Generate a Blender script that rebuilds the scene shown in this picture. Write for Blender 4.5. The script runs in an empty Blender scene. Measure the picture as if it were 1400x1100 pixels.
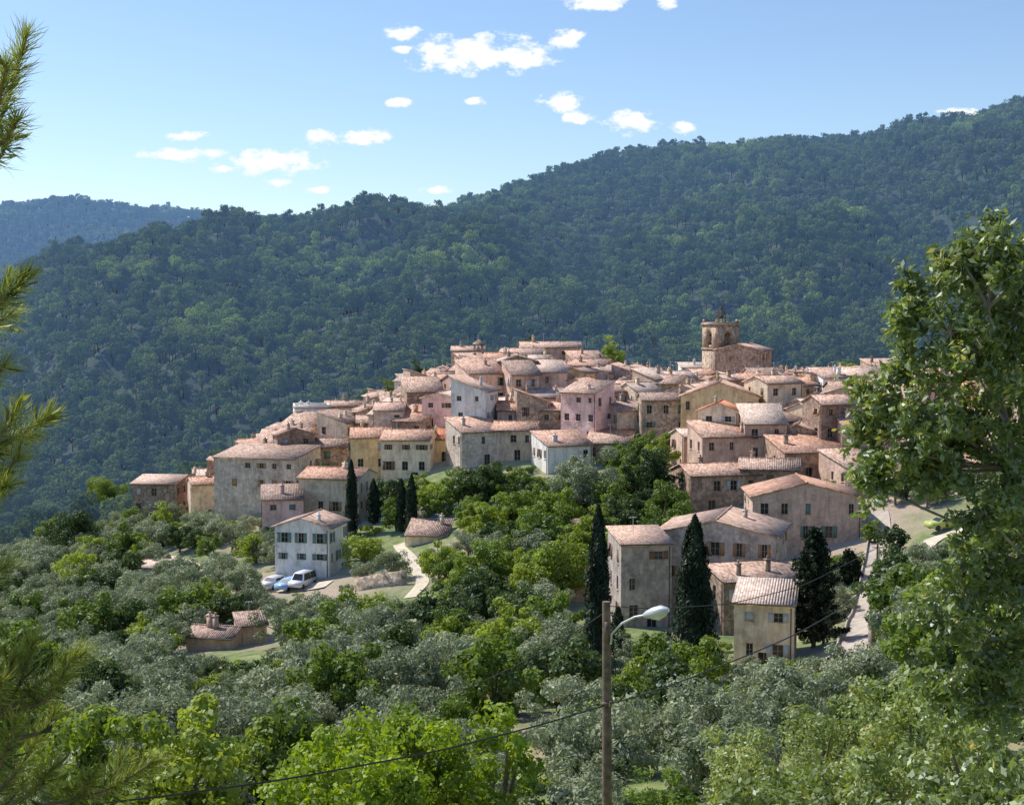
import bpy, math, random
import numpy as np
from mathutils import Vector
random.seed(5)
rng=np.random.default_rng(7)
F=1900.0; PITCH=math.atan(130/1900.0); cpi=math.cos(PITCH); spi=math.sin(PITCH)
scene=bpy.context.scene
COL=scene.collection

# ------------------------------------------------------------ image pixel placement helpers
def P(u,v,d):
    """image pixel u,v projected through the camera + distance -> world position"""
    a=(u-700)/F; b=(550-v)/F
    y=cpi+b*spi; z=-spi+b*cpi
    s=d/y
    return (a*s,d,z*s)
def proj(x,y,z):
    dep=y*cpi-z*spi; up=y*spi+z*cpi
    return 700+F*x/dep, 550-F*up/dep

# ------------------------------------------------------------ terrain
CP=[]
def row(d,lst):
    for u,z in lst: CP.append(((u-700)/F*d if d>0 else u, d, z))
CP+= [(0,0,-1.8),(-40,0,-3),(40,0,-1),(0,-30,4),(-60,-30,3),(60,-30,6)]
CP+= [(0,8,-4.2),(12,9,-3.8),(-12,8,-4.5),(0,16,-7.5),(25,18,-7),(-25,18,-8),(0,30,-13),(22,30,-11.5),(-30,30,-14),(60,40,-10),(-70,40,-18)]
row(50,[(0,-20),(400,-19.5),(700,-19),(1000,-18),(1400,-15.5)])
row(75,[(0,-24.5),(400,-24),(700,-24),(1000,-23),(1400,-19)])
row(100,[(-200,-30),(100,-29.5),(400,-29),(700,-28.5),(950,-28),(1200,-26),(1400,-22),(1650,-17)])
row(120,[(0,-34),(300,-32.5),(600,-31),(850,-30.8),(1000,-30.8),(1200,-28.5),(1400,-24)])
row(140,[(-200,-40),(100,-37),(300,-35),(500,-33.5),(700,-32.5),(900,-32.3),(1050,-31.8),(1200,-28.8),(1400,-24),(1650,-19)])
row(165,[(0,-41),(300,-36.8),(500,-34.3),(700,-31.5),(900,-31),(1080,-30),(1200,-27),(1400,-22.5)])
row(190,[(-200,-46),(100,-41),(300,-37),(500,-33.6),(700,-29),(900,-27.5),(1050,-26),(1200,-24.5),(1400,-20)])
row(215,[(0,-44),(300,-35.8),(450,-32.2),(600,-27),(800,-24.8),(1000,-23.5),(1200,-21.5),(1400,-18),(1700,-13)])
row(240,[(0,-46),(200,-39),(320,-33.0),(400,-28.5),(450,-27),(600,-23),(800,-21.5),(1000,-20.5),(1200,-18.5),(1400,-16)])
row(265,[(0,-49),(200,-42),(320,-33),(450,-24.5),(600,-19.8),(800,-18.3),(1000,-18.6),(1200,-17),(1400,-15)])
row(292,[(0,-55),(250,-44),(400,-31),(500,-24.5),(600,-18.5),(700,-15.8),(800,-16),(1000,-18),(1200,-16.5),(1400,-14.5),(1700,-9)])
row(312,[(250,-50),(450,-33),(600,-22),(750,-18),(1000,-20),(1200,-18),(1400,-16)])
row(350,[(0,-66),(300,-57),(600,-40),(900,-34),(1200,-29),(1500,-20)])
row(420,[(-300,-80),(0,-76),(300,-70),(600,-58),(900,-52),(1200,-42),(1500,-26)])
row(520,[(-200,-75),(100,-52),(400,-40),(600,-32),(900,-25),(1200,-14),(1500,4)])
row(620,[(-200,-66),(50,-32),(250,-6),(450,-2),(700,1),(950,0),(1200,8),(1500,34)])
row(760,[(-200,-60),(60,12),(250,24),(400,32),(550,38),(750,30),(1000,36),(1250,54),(1500,82)])
row(900,[(-300,-60),(0,12),(130,37),(270,52),(400,60),(500,68),(600,67),(700,52),(900,62),(1150,84),(1400,110),(1700,150)])
row(1020,[(0,0),(200,30),(400,48),(550,60),(700,72),(900,92),(1150,112),(1400,140)])
row(1250,[(-300,-60),(0,-30),(250,10),(450,50),(560,70),(650,93),(760,118),(900,134),(1000,137),(1100,141),(1200,147),(1260,151),(1400,176),(1600,220)])
row(1450,[(0,-30),(400,40),(760,100),(1000,122),(1200,132),(1400,163)])
row(1800,[(-300,10),(0,20),(300,40),(700,60),(1200,90),(1500,120)])
row(2300,[(-300,120),(-100,150),(30,162),(100,172),(170,160),(260,148),(400,140),(500,150),(800,90),(1500,100)])
row(3000,[(-300,100),(300,90),(900,60),(1600,60)])
row(6000,[(-600,60),(700,40),(2000,60)])
CPA=np.array(CP,float); cx,cy,cz=CPA[:,0],CPA[:,1],CPA[:,2]
cc=(0.05*np.abs(cy)+5.0)
def _phi(x,y):
    return np.sqrt((x[:,None]-cx)**2+(y[:,None]-cy)**2+cc**2)
n=len(cx)
A=np.zeros((n+3,n+3)); A[:n,:n]=_phi(cx,cy); A[:n,n]=1;A[:n,n+1]=cx;A[:n,n+2]=cy
A[n,:n]=1;A[n+1,:n]=cx;A[n+2,:n]=cy
SOL=np.linalg.solve(A,np.concatenate([cz,[0,0,0]]))
_sd=np.random.default_rng(3)
WAV=[]
for lam,amp in ((260,9.0),(160,8),(95,5.5),(60,3.2),(38,1.6)):
    for k in range(3):
        th=_sd.uniform(-.9,.9); WAV.append((math.cos(th)*2*math.pi/lam,math.sin(th)*2*math.pi/lam,_sd.uniform(0,6.28),amp*0.55))
def H(x,y):
    x=np.atleast_1d(np.asarray(x,float)); y=np.atleast_1d(np.asarray(y,float))
    out=np.empty(len(x))
    for i in range(0,len(x),20000):
        xs,ys=x[i:i+20000],y[i:i+20000]
        z=_phi(xs,ys)@SOL[:n]+SOL[n]+SOL[n+1]*xs+SOL[n+2]*ys
        t=np.clip((ys-400)/250,0,1); t=t*t*(3-2*t)
        tr=1-.6*np.clip((ys-850)/300,0,1)
        w=np.zeros(len(xs))
        for kx,ky,ph,am in WAV: w+=am*(1-2*np.abs(np.sin(0.5*(kx*xs+ky*ys)+ph)))
        t2=np.clip((ys-30)/60,0,1)
        out[i:i+20000]=z+w*t*tr*0.9+0.35*t2*(1-t)*(np.sin(xs*.21+1)*np.sin(ys*.17)+.5*np.sin(xs*.5+ys*.43))
    return out
def h1(x,y): return float(H([x],[y])[0])
DS=np.concatenate([np.arange(12,330,1.0),np.arange(330,2600,10)])
def G(u,v,dmin=12):
    """where the sight line meets the ground"""
    a=(u-700)/F; b=(550-v)/F; y=cpi+b*spi; z=-spi+b*cpi
    ds=DS[DS>=dmin]
    zz=z/y*ds; hh=H(a/y*ds,ds)
    k=np.argmax(zz<=hh)
    d=float(ds[k]) if (zz<=hh).any() else 300.
    x=a/y*d
    return (x,d,h1(x,d))

# ------------------------------------------------------------ node helpers
def newmat(name):
    m=bpy.data.materials.new(name); m.use_nodes=True
    nt=m.node_tree; nt.nodes.clear()
    o=nt.nodes.new('ShaderNodeOutputMaterial')
    return m,nt,o
def N(nt,t,**kw):
    nd=nt.nodes.new(t)
    for k,v in kw.items(): setattr(nd,k,v)
    return nd
def noise(nt,vec,scale,detail=3,rough=.55):
    nd=nt.nodes.new('ShaderNodeTexNoise'); nd.inputs['Scale'].default_value=scale; nd.inputs['Detail'].default_value=detail; nd.inputs['Roughness'].default_value=rough
    if vec: nt.links.new(vec,nd.inputs['Vector'])
    return nd.outputs['Fac']
def ramp(nt,fac,stops):
    nd=nt.nodes.new('ShaderNodeValToRGB'); nt.links.new(fac,nd.inputs[0]); el=nd.color_ramp.elements
    while len(el)<len(stops): el.new(.5)
    for e,(p,c) in zip(el,stops): e.position=p; e.color=(c[0],c[1],c[2],1)
    return nd.outputs[0]
def mixc(nt,fac,a,b,mode='MIX'):
    nd=nt.nodes.new('ShaderNodeMix'); nd.data_type='RGBA'; nd.blend_type=mode
    for s,val in ((0,fac),(6,a),(7,b)):
        if isinstance(val,bpy.types.NodeSocket): nt.links.new(val,nd.inputs[s])
        elif isinstance(val,(int,float)): nd.inputs[s].default_value=val
        else: nd.inputs[s].default_value=(val[0],val[1],val[2],1)
    return nd.outputs[2]
def mth(nt,op,a,b=None,c=None,clamp=False):
    nd=nt.nodes.new('ShaderNodeMath'); nd.operation=op; nd.use_clamp=clamp
    for i,val in enumerate((a,b,c)):
        if val is None: continue
        if isinstance(val,bpy.types.NodeSocket): nt.links.new(val,nd.inputs[i])
        else: nd.inputs[i].default_value=val
    return nd.outputs[0]
HAZE=(.20,.38,.74)  # colour of the haze glow mixed into forest and ground materials
def painted_haze(m,nt,shader,sigma=2.6e-4):
    """blue haze painted into the material as emission, stronger further from the viewpoint"""
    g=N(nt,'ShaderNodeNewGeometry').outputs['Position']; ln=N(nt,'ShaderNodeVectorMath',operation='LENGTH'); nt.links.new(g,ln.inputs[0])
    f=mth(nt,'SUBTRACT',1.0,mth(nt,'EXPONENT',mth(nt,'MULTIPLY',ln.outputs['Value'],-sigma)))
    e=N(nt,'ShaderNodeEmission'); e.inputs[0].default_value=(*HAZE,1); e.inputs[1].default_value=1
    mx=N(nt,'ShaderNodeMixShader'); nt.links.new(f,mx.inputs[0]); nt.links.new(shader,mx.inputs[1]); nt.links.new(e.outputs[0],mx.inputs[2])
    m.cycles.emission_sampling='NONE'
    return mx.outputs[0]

def leaf_mat(name,dark,light,tr=.4,trc=None,gloss=.05,accent=None,posscale=.02,posmix=None,air=False,wr=.5):
    m,nt,o=newmat(name)
    at=N(nt,'ShaderNodeAttribute',attribute_name='lv').outputs['Fac']
    oi=N(nt,'ShaderNodeObjectInfo').outputs['Random']
    f=mth(nt,'ADD',mth(nt,'MULTIPLY',at,1-wr),mth(nt,'MULTIPLY',oi,wr))
    c=mixc(nt,f,dark,light)
    if posmix:
        g=N(nt,'ShaderNodeNewGeometry').outputs['Position']
        nz=noise(nt,g,posscale,3)
        fac=mth(nt,'MULTIPLY_ADD',nz,7.0,-3.6,clamp=True)
        fac=mth(nt,'MULTIPLY',fac,mth(nt,'MULTIPLY_ADD',oi,1.6,-.3,clamp=True))
        c=mixc(nt,fac,c,posmix)
    if accent:
        a=mth(nt,'GREATER_THAN',at,.93)
        c=mixc(nt,a,c,accent)
    d=N(nt,'ShaderNodeBsdfDiffuse'); nt.links.new(c,d.inputs[0])
    t=N(nt,'ShaderNodeBsdfTranslucent')
    tc=mixc(nt,1.0,c,trc or (1.25,1.2,.55),'MULTIPLY'); nt.links.new(tc,t.inputs[0])
    mx=N(nt,'ShaderNodeMixShader'); mx.inputs[0].default_value=tr
    nt.links.new(d.outputs[0],mx.inputs[1]); nt.links.new(t.outputs[0],mx.inputs[2])
    if gloss>0:
        gl=N(nt,'ShaderNodeBsdfGlossy'); gl.inputs['Roughness'].default_value=.5; gl.inputs[0].default_value=(.9,.95,1,1)
        m2=N(nt,'ShaderNodeMixShader'); m2.inputs[0].default_value=gloss
        nt.links.new(mx.outputs[0],m2.inputs[1]); nt.links.new(gl.outputs[0],m2.inputs[2]); mx=m2
    sh=mx.outputs[0]
    if air: sh=painted_haze(m,nt,sh)
    nt.links.new(sh,o.inputs[0])
    return m
def simple(name,col,rough=.8,var=.25,scale=3.,bump=0.,metal=0.):
    m,nt,o=newmat(name)
    tc=N(nt,'ShaderNodeTexCoord').outputs['Object']
    nz=noise(nt,tc,scale,5)
    lo=[c*(1-var) for c in col]; hi=[min(1,c*(1+var)) for c in col]
    c=ramp(nt,nz,[(.3,lo),(.7,hi)])
    b=N(nt,'ShaderNodeBsdfPrincipled'); nt.links.new(c,b.inputs['Base Color']); b.inputs['Roughness'].default_value=rough; b.inputs['Metallic'].default_value=metal
    if bump:
        bp=N(nt,'ShaderNodeBump'); bp.inputs['Strength'].default_value=bump; bp.inputs['Distance'].default_value=.05
        nt.links.new(nz,bp.inputs['Height']); nt.links.new(bp.outputs[0],b.inputs['Normal'])
    nt.links.new(b.outputs[0],o.inputs[0]); return m
def wall_mat(name,col,stone=0.3):
    m,nt,o=newmat(name)
    tc=N(nt,'ShaderNodeTexCoord').outputs['Object']
    oi=N(nt,'ShaderNodeObjectInfo').outputs['Random']
    of=N(nt,'ShaderNodeVectorMath',operation='ADD'); nt.links.new(tc,of.inputs[0])
    cb=N(nt,'ShaderNodeCombineXYZ'); nt.links.new(mth(nt,'MULTIPLY',oi,90.),cb.inputs[0]); nt.links.new(cb.outputs[0],of.inputs[1]); tc=of.outputs[0]
    big=noise(nt,tc,.5,6,.72)
    vm=N(nt,'ShaderNodeMapping'); vm.inputs['Scale'].default_value=(1.6,1.6,.25); nt.links.new(tc,vm.inputs[0])
    st=noise(nt,vm.outputs[0],1.3,4,.6)
    vo=N(nt,'ShaderNodeTexVoronoi'); vo.inputs['Scale'].default_value=2.6; nt.links.new(tc,vo.inputs['Vector'])
    c=ramp(nt,big,[(.34,[x*.60 for x in col]),(.5,col),(.64,[min(.92,x*1.15) for x in col])])
    c=mixc(nt,mth(nt,'MULTIPLY_ADD',st,-2.6,1.4,clamp=True),c,[x*q for x,q in zip(col,(.55,.52,.50))])
    sv=N(nt,'ShaderNodeSeparateColor'); nt.links.new(vo.outputs['Color'],sv.inputs[0])
    sg=ramp(nt,sv.outputs[0],[(0,(.52,.49,.47)),(1,(1.3,1.25,1.2))])
    c=mixc(nt,stone,c,mixc(nt,1.0,c,sg,'MULTIPLY'))
    c=mixc(nt,.85,c,mixc(nt,1.0,c,ramp(nt,oi,[(0,(.64,.60,.58)),(.5,(1.03,.97,.90)),(1,(1.25,1.16,1.06))]),'MULTIPLY'))
    b=N(nt,'ShaderNodeBsdfPrincipled'); nt.links.new(c,b.inputs['Base Color']); b.inputs['Roughness'].default_value=.92
    bp=N(nt,'ShaderNodeBump'); bp.inputs['Strength'].default_value=.5; bp.inputs['Distance'].default_value=.06
    hgt=mth(nt,'ADD',vo.outputs['Distance'],noise(nt,tc,9,3))
    nt.links.new(hgt,bp.inputs['Height']); nt.links.new(bp.outputs[0],b.inputs['Normal'])
    nt.links.new(b.outputs[0],o.inputs[0]); return m
def roof_mat(name,cols):
    m,nt,o=newmat(name)
    tc=N(nt,'ShaderNodeTexCoord').outputs['Object']
    oi=N(nt,'ShaderNodeObjectInfo').outputs['Random']
    sn=N(nt,'ShaderNodeVectorMath',operation='SNAP'); nt.links.new(tc,sn.inputs[0]); sn.inputs[1].default_value=(.24,.42,50)
    wn=N(nt,'ShaderNodeTexWhiteNoise'); nt.links.new(sn.outputs[0],wn.inputs['Vector'])
    of=N(nt,'ShaderNodeVectorMath',operation='ADD'); nt.links.new(tc,of.inputs[0])
    cb=N(nt,'ShaderNodeCombineXYZ'); nt.links.new(mth(nt,'MULTIPLY',oi,90.),cb.inputs[0]); nt.links.new(cb.outputs[0],of.inputs[1])
    big=noise(nt,of.outputs[0],.8,6,.7)
    f=mth(nt,'ADD',mth(nt,'MULTIPLY',wn.outputs['Value'],.4),mth(nt,'MULTIPLY',big,.6))
    c=ramp(nt,f,[(.25,cols[0]),(.5,cols[1]),(.72,cols[2])])
    c=mixc(nt,.9,c,mixc(nt,1.0,c,ramp(nt,oi,[(0,(.62,.60,.60)),(.35,(1,.95,.9)),(.7,(1.15,1.07,1.02)),(1,(1.05,.80,.66))]),'MULTIPLY'))
    sx=N(nt,'ShaderNodeSeparateXYZ'); nt.links.new(tc,sx.inputs[0])
    w=mth(nt,'ABSOLUTE',mth(nt,'SINE',mth(nt,'MULTIPLY',sx.outputs[0],math.pi/.24)))
    c=mixc(nt,mth(nt,'MULTIPLY_ADD',w,-1.6,.7,clamp=True),c,[x*.5 for x in cols[0]])
    b=N(nt,'ShaderNodeBsdfPrincipled'); nt.links.new(c,b.inputs['Base Color']); b.inputs['Roughness'].default_value=.9
    bp=N(nt,'ShaderNodeBump'); bp.inputs['Strength'].default_value=.8; bp.inputs['Distance'].default_value=.07
    nt.links.new(w,bp.inputs['Height']); nt.links.new(bp.outputs[0],b.inputs['Normal'])
    nt.links.new(b.outputs[0],o.inputs[0]); return m

WALL={ 'cream':wall_mat('wall_cream_render',(.86,.72,.55),.15),'beige':wall_mat('wall_beige_render',(.73,.59,.46),.3),
 'grey':wall_mat('wall_grey_render',(.58,.52,.47),.45),'stone':wall_mat('wall_rubble_stone',(.53,.43,.34),.9),
 'brown':wall_mat('wall_brown_stone',(.49,.36,.28),.8),'white':wall_mat('wall_white_render',(.92,.90,.87),.03),
 'pink':wall_mat('wall_pink_render',(.90,.60,.56),.03),'ochre':wall_mat('wall_ochre_render',(.88,.66,.38),.1),
 'rose':wall_mat('wall_rose_render',(.75,.55,.45),.25)}
ROOF={'tile':roof_mat('roof_clay_tiles',((.30,.185,.14),(.58,.40,.31),(.76,.60,.50))),
 'red':roof_mat('roof_new_red_tiles',((.50,.18,.09),(.72,.29,.16),(.78,.41,.27))),
 'pale':roof_mat('roof_pale_tiles',((.42,.32,.26),(.66,.52,.43),(.80,.69,.61)))}
GLASS=simple('window_glass',(.025,.028,.035),.2,.3)
FRAME=simple('window_frame',(.36,.30,.24),.6,.1)
SHUT=[simple('shutter_blue',(.34,.44,.52),.7,.1),simple('shutter_brown',(.22,.11,.07),.7,.1),simple('shutter_green',(.16,.24,.19),.7,.1),simple('shutter_grey',(.55,.55,.53),.7,.1),simple('shutter_ochre',(.42,.24,.11),.7,.1)]
STONE=wall_mat('dry_stone',(.55,.48,.40),1.0)
ASPH=simple('road_concrete',(.44,.38,.32),.9,.25,.8,.3)
DIRT=simple('path_gravel',(.60,.52,.40),.95,.25,1.,.3)
WOOD=simple('weathered_wood',(.17,.12,.09),.85,.45,6,.5)
METAL=simple('galvanised_metal',(.6,.61,.63),.4,.1,5,0,.5)
WIRE=simple('black_cable',(.02,.02,.02),.6,.1)
IRON=simple('rusty_iron',(.10,.07,.06),.7,.3)
BARK=simple('bark',(.20,.15,.11),.95,.4,8,.8)
BARKG=simple('bark_grey',(.28,.24,.20),.95,.4,8,.8)

# ------------------------------------------------------------ mesh builder
class MB:
    def __init__(s): s.V=[];s.L=[];s.S=[];s.M=[];s.A=[];s.n=0;s.nl=0
    def add(s,V,Fc,mat=0,lv=.5):
        V=np.asarray(V,float).reshape(-1,3); s.V.append(V)
        s.A.append(np.full(len(V),lv) if np.isscalar(lv) else np.asarray(lv))
        if isinstance(Fc,np.ndarray):
            m,k=Fc.shape; s.L.append((Fc+s.n).ravel()); s.S.append(np.arange(m)*k+s.nl); s.nl+=m*k; s.M.append(np.full(m,mat))
        else:
            for f in Fc:
                s.L.append(np.array(f)+s.n); s.S.append(np.array([s.nl])); s.nl+=len(f); s.M.append(np.array([mat]))
        s.n+=len(V)
    def box(s,c,sz,mat=0,R=None):
        sx,sy,sz_=[q/2 for q in sz]
        V=np.array([(x,y,z) for z in(-sz_,sz_) for y in(-sy,sy) for x in(-sx,sx)],float)
        if R is not None: V=V@np.array(R).T
        s.add(V+np.array(c),[(0,2,3,1),(4,5,7,6),(0,1,5,4),(2,6,7,3),(0,4,6,2),(1,3,7,5)],mat)
    def tube(s,pts,rad,sides=7,mat=0,cap=True):
        pts=np.asarray(pts,float); m=len(pts)
        rad=np.full(m,rad) if np.isscalar(rad) else np.asarray(rad)
        T=np.gradient(pts,axis=0); T/=np.linalg.norm(T,axis=1)[:,None]+1e-9
        ref=np.array([1.,0,0]) if abs(T[0][2])>.8 else np.array([0,0,1.])
        a=np.cross(T,ref); a/=np.linalg.norm(a,axis=1)[:,None]+1e-9; b=np.cross(T,a)
        th=np.arange(sides)*2*math.pi/sides
        V=pts[:,None]+rad[:,None,None]*(np.cos(th)[None,:,None]*a[:,None]+np.sin(th)[None,:,None]*b[:,None])
        i=np.arange(m-1)[:,None]*sides; j=np.arange(sides)[None]; j2=(j+1)%sides
        Fq=np.stack([i+j,i+j2,i+sides+j2,i+sides+j],-1).reshape(-1,4)
        s.add(V.reshape(-1,3),Fq,mat)
        if cap:
            s.add(V[-1],[tuple(range(sides))],mat); s.add(V[0],[tuple(range(sides))[::-1]],mat)
    def leaves(s,C,Nn,L,W,r,mat=1,lv=None,T=None):
        m=len(C)
        if T is None:
            T=np.cross(Nn,r.normal(size=(m,3)))
        T=T/(np.linalg.norm(T,axis=1)[:,None]+1e-9)
        B=np.cross(Nn,T); B/=np.linalg.norm(B,axis=1)[:,None]+1e-9
        sc=r.uniform(.65,1.3,m)[:,None]
        V=np.stack([C+T*L/2*sc,C+B*W/2*sc+T*L*.08*sc,C-T*L/2*sc,C-B*W/2*sc+T*L*.08*sc],1)
        if lv is None: lv=r.uniform(0,1,m)
        s.add(V.reshape(-1,3),np.arange(4*m).reshape(m,4),mat,np.repeat(lv,4))
    def mesh(s,name,mats,smooth=False):
        me=bpy.data.meshes.new(name)
        V=np.concatenate(s.V); L=np.concatenate(s.L).astype(np.int32); S=np.concatenate(s.S).astype(np.int32)
        me.vertices.add(len(V)); me.vertices.foreach_set('co',V.ravel().astype(np.float32))
        me.loops.add(len(L)); me.loops.foreach_set('vertex_index',L)
        me.polygons.add(len(S)); me.polygons.foreach_set('loop_start',S)
        me.polygons.foreach_set('material_index',np.concatenate(s.M).astype(np.int32))
        if smooth: me.polygons.foreach_set('use_smooth',np.ones(len(S),bool))
        me.update(calc_edges=True)
        a=me.attributes.new('lv','FLOAT','POINT'); a.data.foreach_set('value',np.concatenate(s.A).astype(np.float32))
        for m in mats: me.materials.append(m)
        return me
def obj(name,me,loc=(0,0,0),rot=0,parent=None,col=None,scale=1):
    o=bpy.data.objects.new(name,me); o.location=loc; o.rotation_euler=(0,0,rot); o.scale=(scale,)*3
    (col or COL).objects.link(o)
    if parent: o.parent=parent
    return o
def unit(r,m):
    v=r.normal(size=(m,3)); return v/np.linalg.norm(v,axis=1)[:,None]

# ------------------------------------------------------------ terrain mesh
def build_ground():
    nr,nc=430,320
    k=math.log(6500/6.0+1)/nr
    ys=-25+6.0*(np.exp(k*np.arange(nr+1))-1)
    t=np.linspace(-1,1,nc+1)
    X=t[None,:]*(60+.75*np.maximum(ys,0))[:,None]; Y=np.repeat(ys[:,None],nc+1,1)
    Z=H(X.ravel(),Y.ravel())
    V=np.stack([X.ravel(),Y.ravel(),Z],1)
    i=np.arange(nr)[:,None]*(nc+1)+np.arange(nc)[None]
    Fq=np.stack([i,i+1,i+nc+2,i+nc+1],-1).reshape(-1,4)
    m,nt,o=newmat('hillside_ground')
    g=N(nt,'ShaderNodeNewGeometry').outputs['Position']
    a=noise(nt,g,.05,5); b_=noise(nt,g,.6,5,.7); c_=noise(nt,g,6,3)
    grass=ramp(nt,b_,[(.3,(.07,.11,.025)),(.5,(.17,.21,.055)),(.72,(.34,.32,.14))])
    soil=ramp(nt,c_,[(.3,(.28,.21,.14)),(.7,(.50,.40,.29))])
    c=mixc(nt,mth(nt,'MULTIPLY_ADD',a,7,-3.4,clamp=True),grass,soil)
    sx=N(nt,'ShaderNodeSeparateXYZ'); nt.links.new(g,sx.inputs[0])
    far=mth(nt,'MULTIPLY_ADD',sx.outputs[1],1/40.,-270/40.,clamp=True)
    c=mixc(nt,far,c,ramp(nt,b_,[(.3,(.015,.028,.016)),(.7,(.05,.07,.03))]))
    b=N(nt,'ShaderNodeBsdfPrincipled'); nt.links.new(c,b.inputs['Base Color']); b.inputs['Roughness'].default_value=1
    bp=N(nt,'ShaderNodeBump'); bp.inputs['Distance'].default_value=.2; nt.links.new(b_,bp.inputs['Height']); nt.links.new(bp.outputs[0],b.inputs['Normal'])
    nt.links.new(painted_haze(m,nt,b.outputs[0]),o.inputs[0])
    mb=MB(); mb.add(V,Fq); obj('ground',mb.mesh('ground',[m],True))
build_ground()

# ------------------------------------------------------------ houses
def panel(mw,mg,o,ex,n,W,Ht,ops,depth=.22):
    o=np.array(o,float); ex=np.array(ex,float); n=np.array(n,float); ez=np.array([0,0,1.])
    xs=sorted({0,W,*[q for a in ops for q in a[:2]]}); zs=sorted({0,Ht,*[q for a in ops for q in a[2:4]]})
    pt=lambda x,z,k=0: o+ex*x+ez*z-n*k
    for i in range(len(xs)-1):
        for j in range(len(zs)-1):
            mx,mz=(xs[i]+xs[i+1])/2,(zs[j]+zs[j+1])/2
            if any(a[0]<mx<a[1] and a[2]<mz<a[3] for a in ops): continue
            mw.add([pt(xs[i],zs[j]),pt(xs[i+1],zs[j]),pt(xs[i+1],zs[j+1]),pt(xs[i],zs[j+1])],[(0,1,2,3)],0)
    for a in ops:
        x0,x1,z0,z1=a[:4]
        for p,q in (((x0,z0),(x1,z0)),((x1,z0),(x1,z1)),((x1,z1),(x0,z1)),((x0,z1),(x0,z0))):
            mw.add([pt(*p),pt(*q),pt(*q,depth),pt(*p,depth)],[(0,3,2,1)],0)
        mg.add([pt(x0,z0,depth),pt(x1,z0,depth),pt(x1,z1,depth),pt(x0,z1,depth)],[(0,1,2,3)],0)
        xm=(x0+x1)/2; k=depth-.04
        for (p0,p1,r0,r1) in ((xm-.03,xm+.03,z0,z1),(x0,x0+.05,z0,z1),(x1-.05,x1,z0,z1),(x0+.05,x1-.05,z1-.05,z1),(x0+.05,xm-.03,(z0+z1)/2-.02,(z0+z1)/2+.02),(xm+.03,x1-.05,(z0+z1)/2-.02,(z0+z1)/2+.02)):
            mg.add([pt(p0,r0,k),pt(p1,r0,k),pt(p1,r1,k),pt(p0,r1,k)],[(0,1,2,3)],1)
HOUSES=[]
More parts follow.
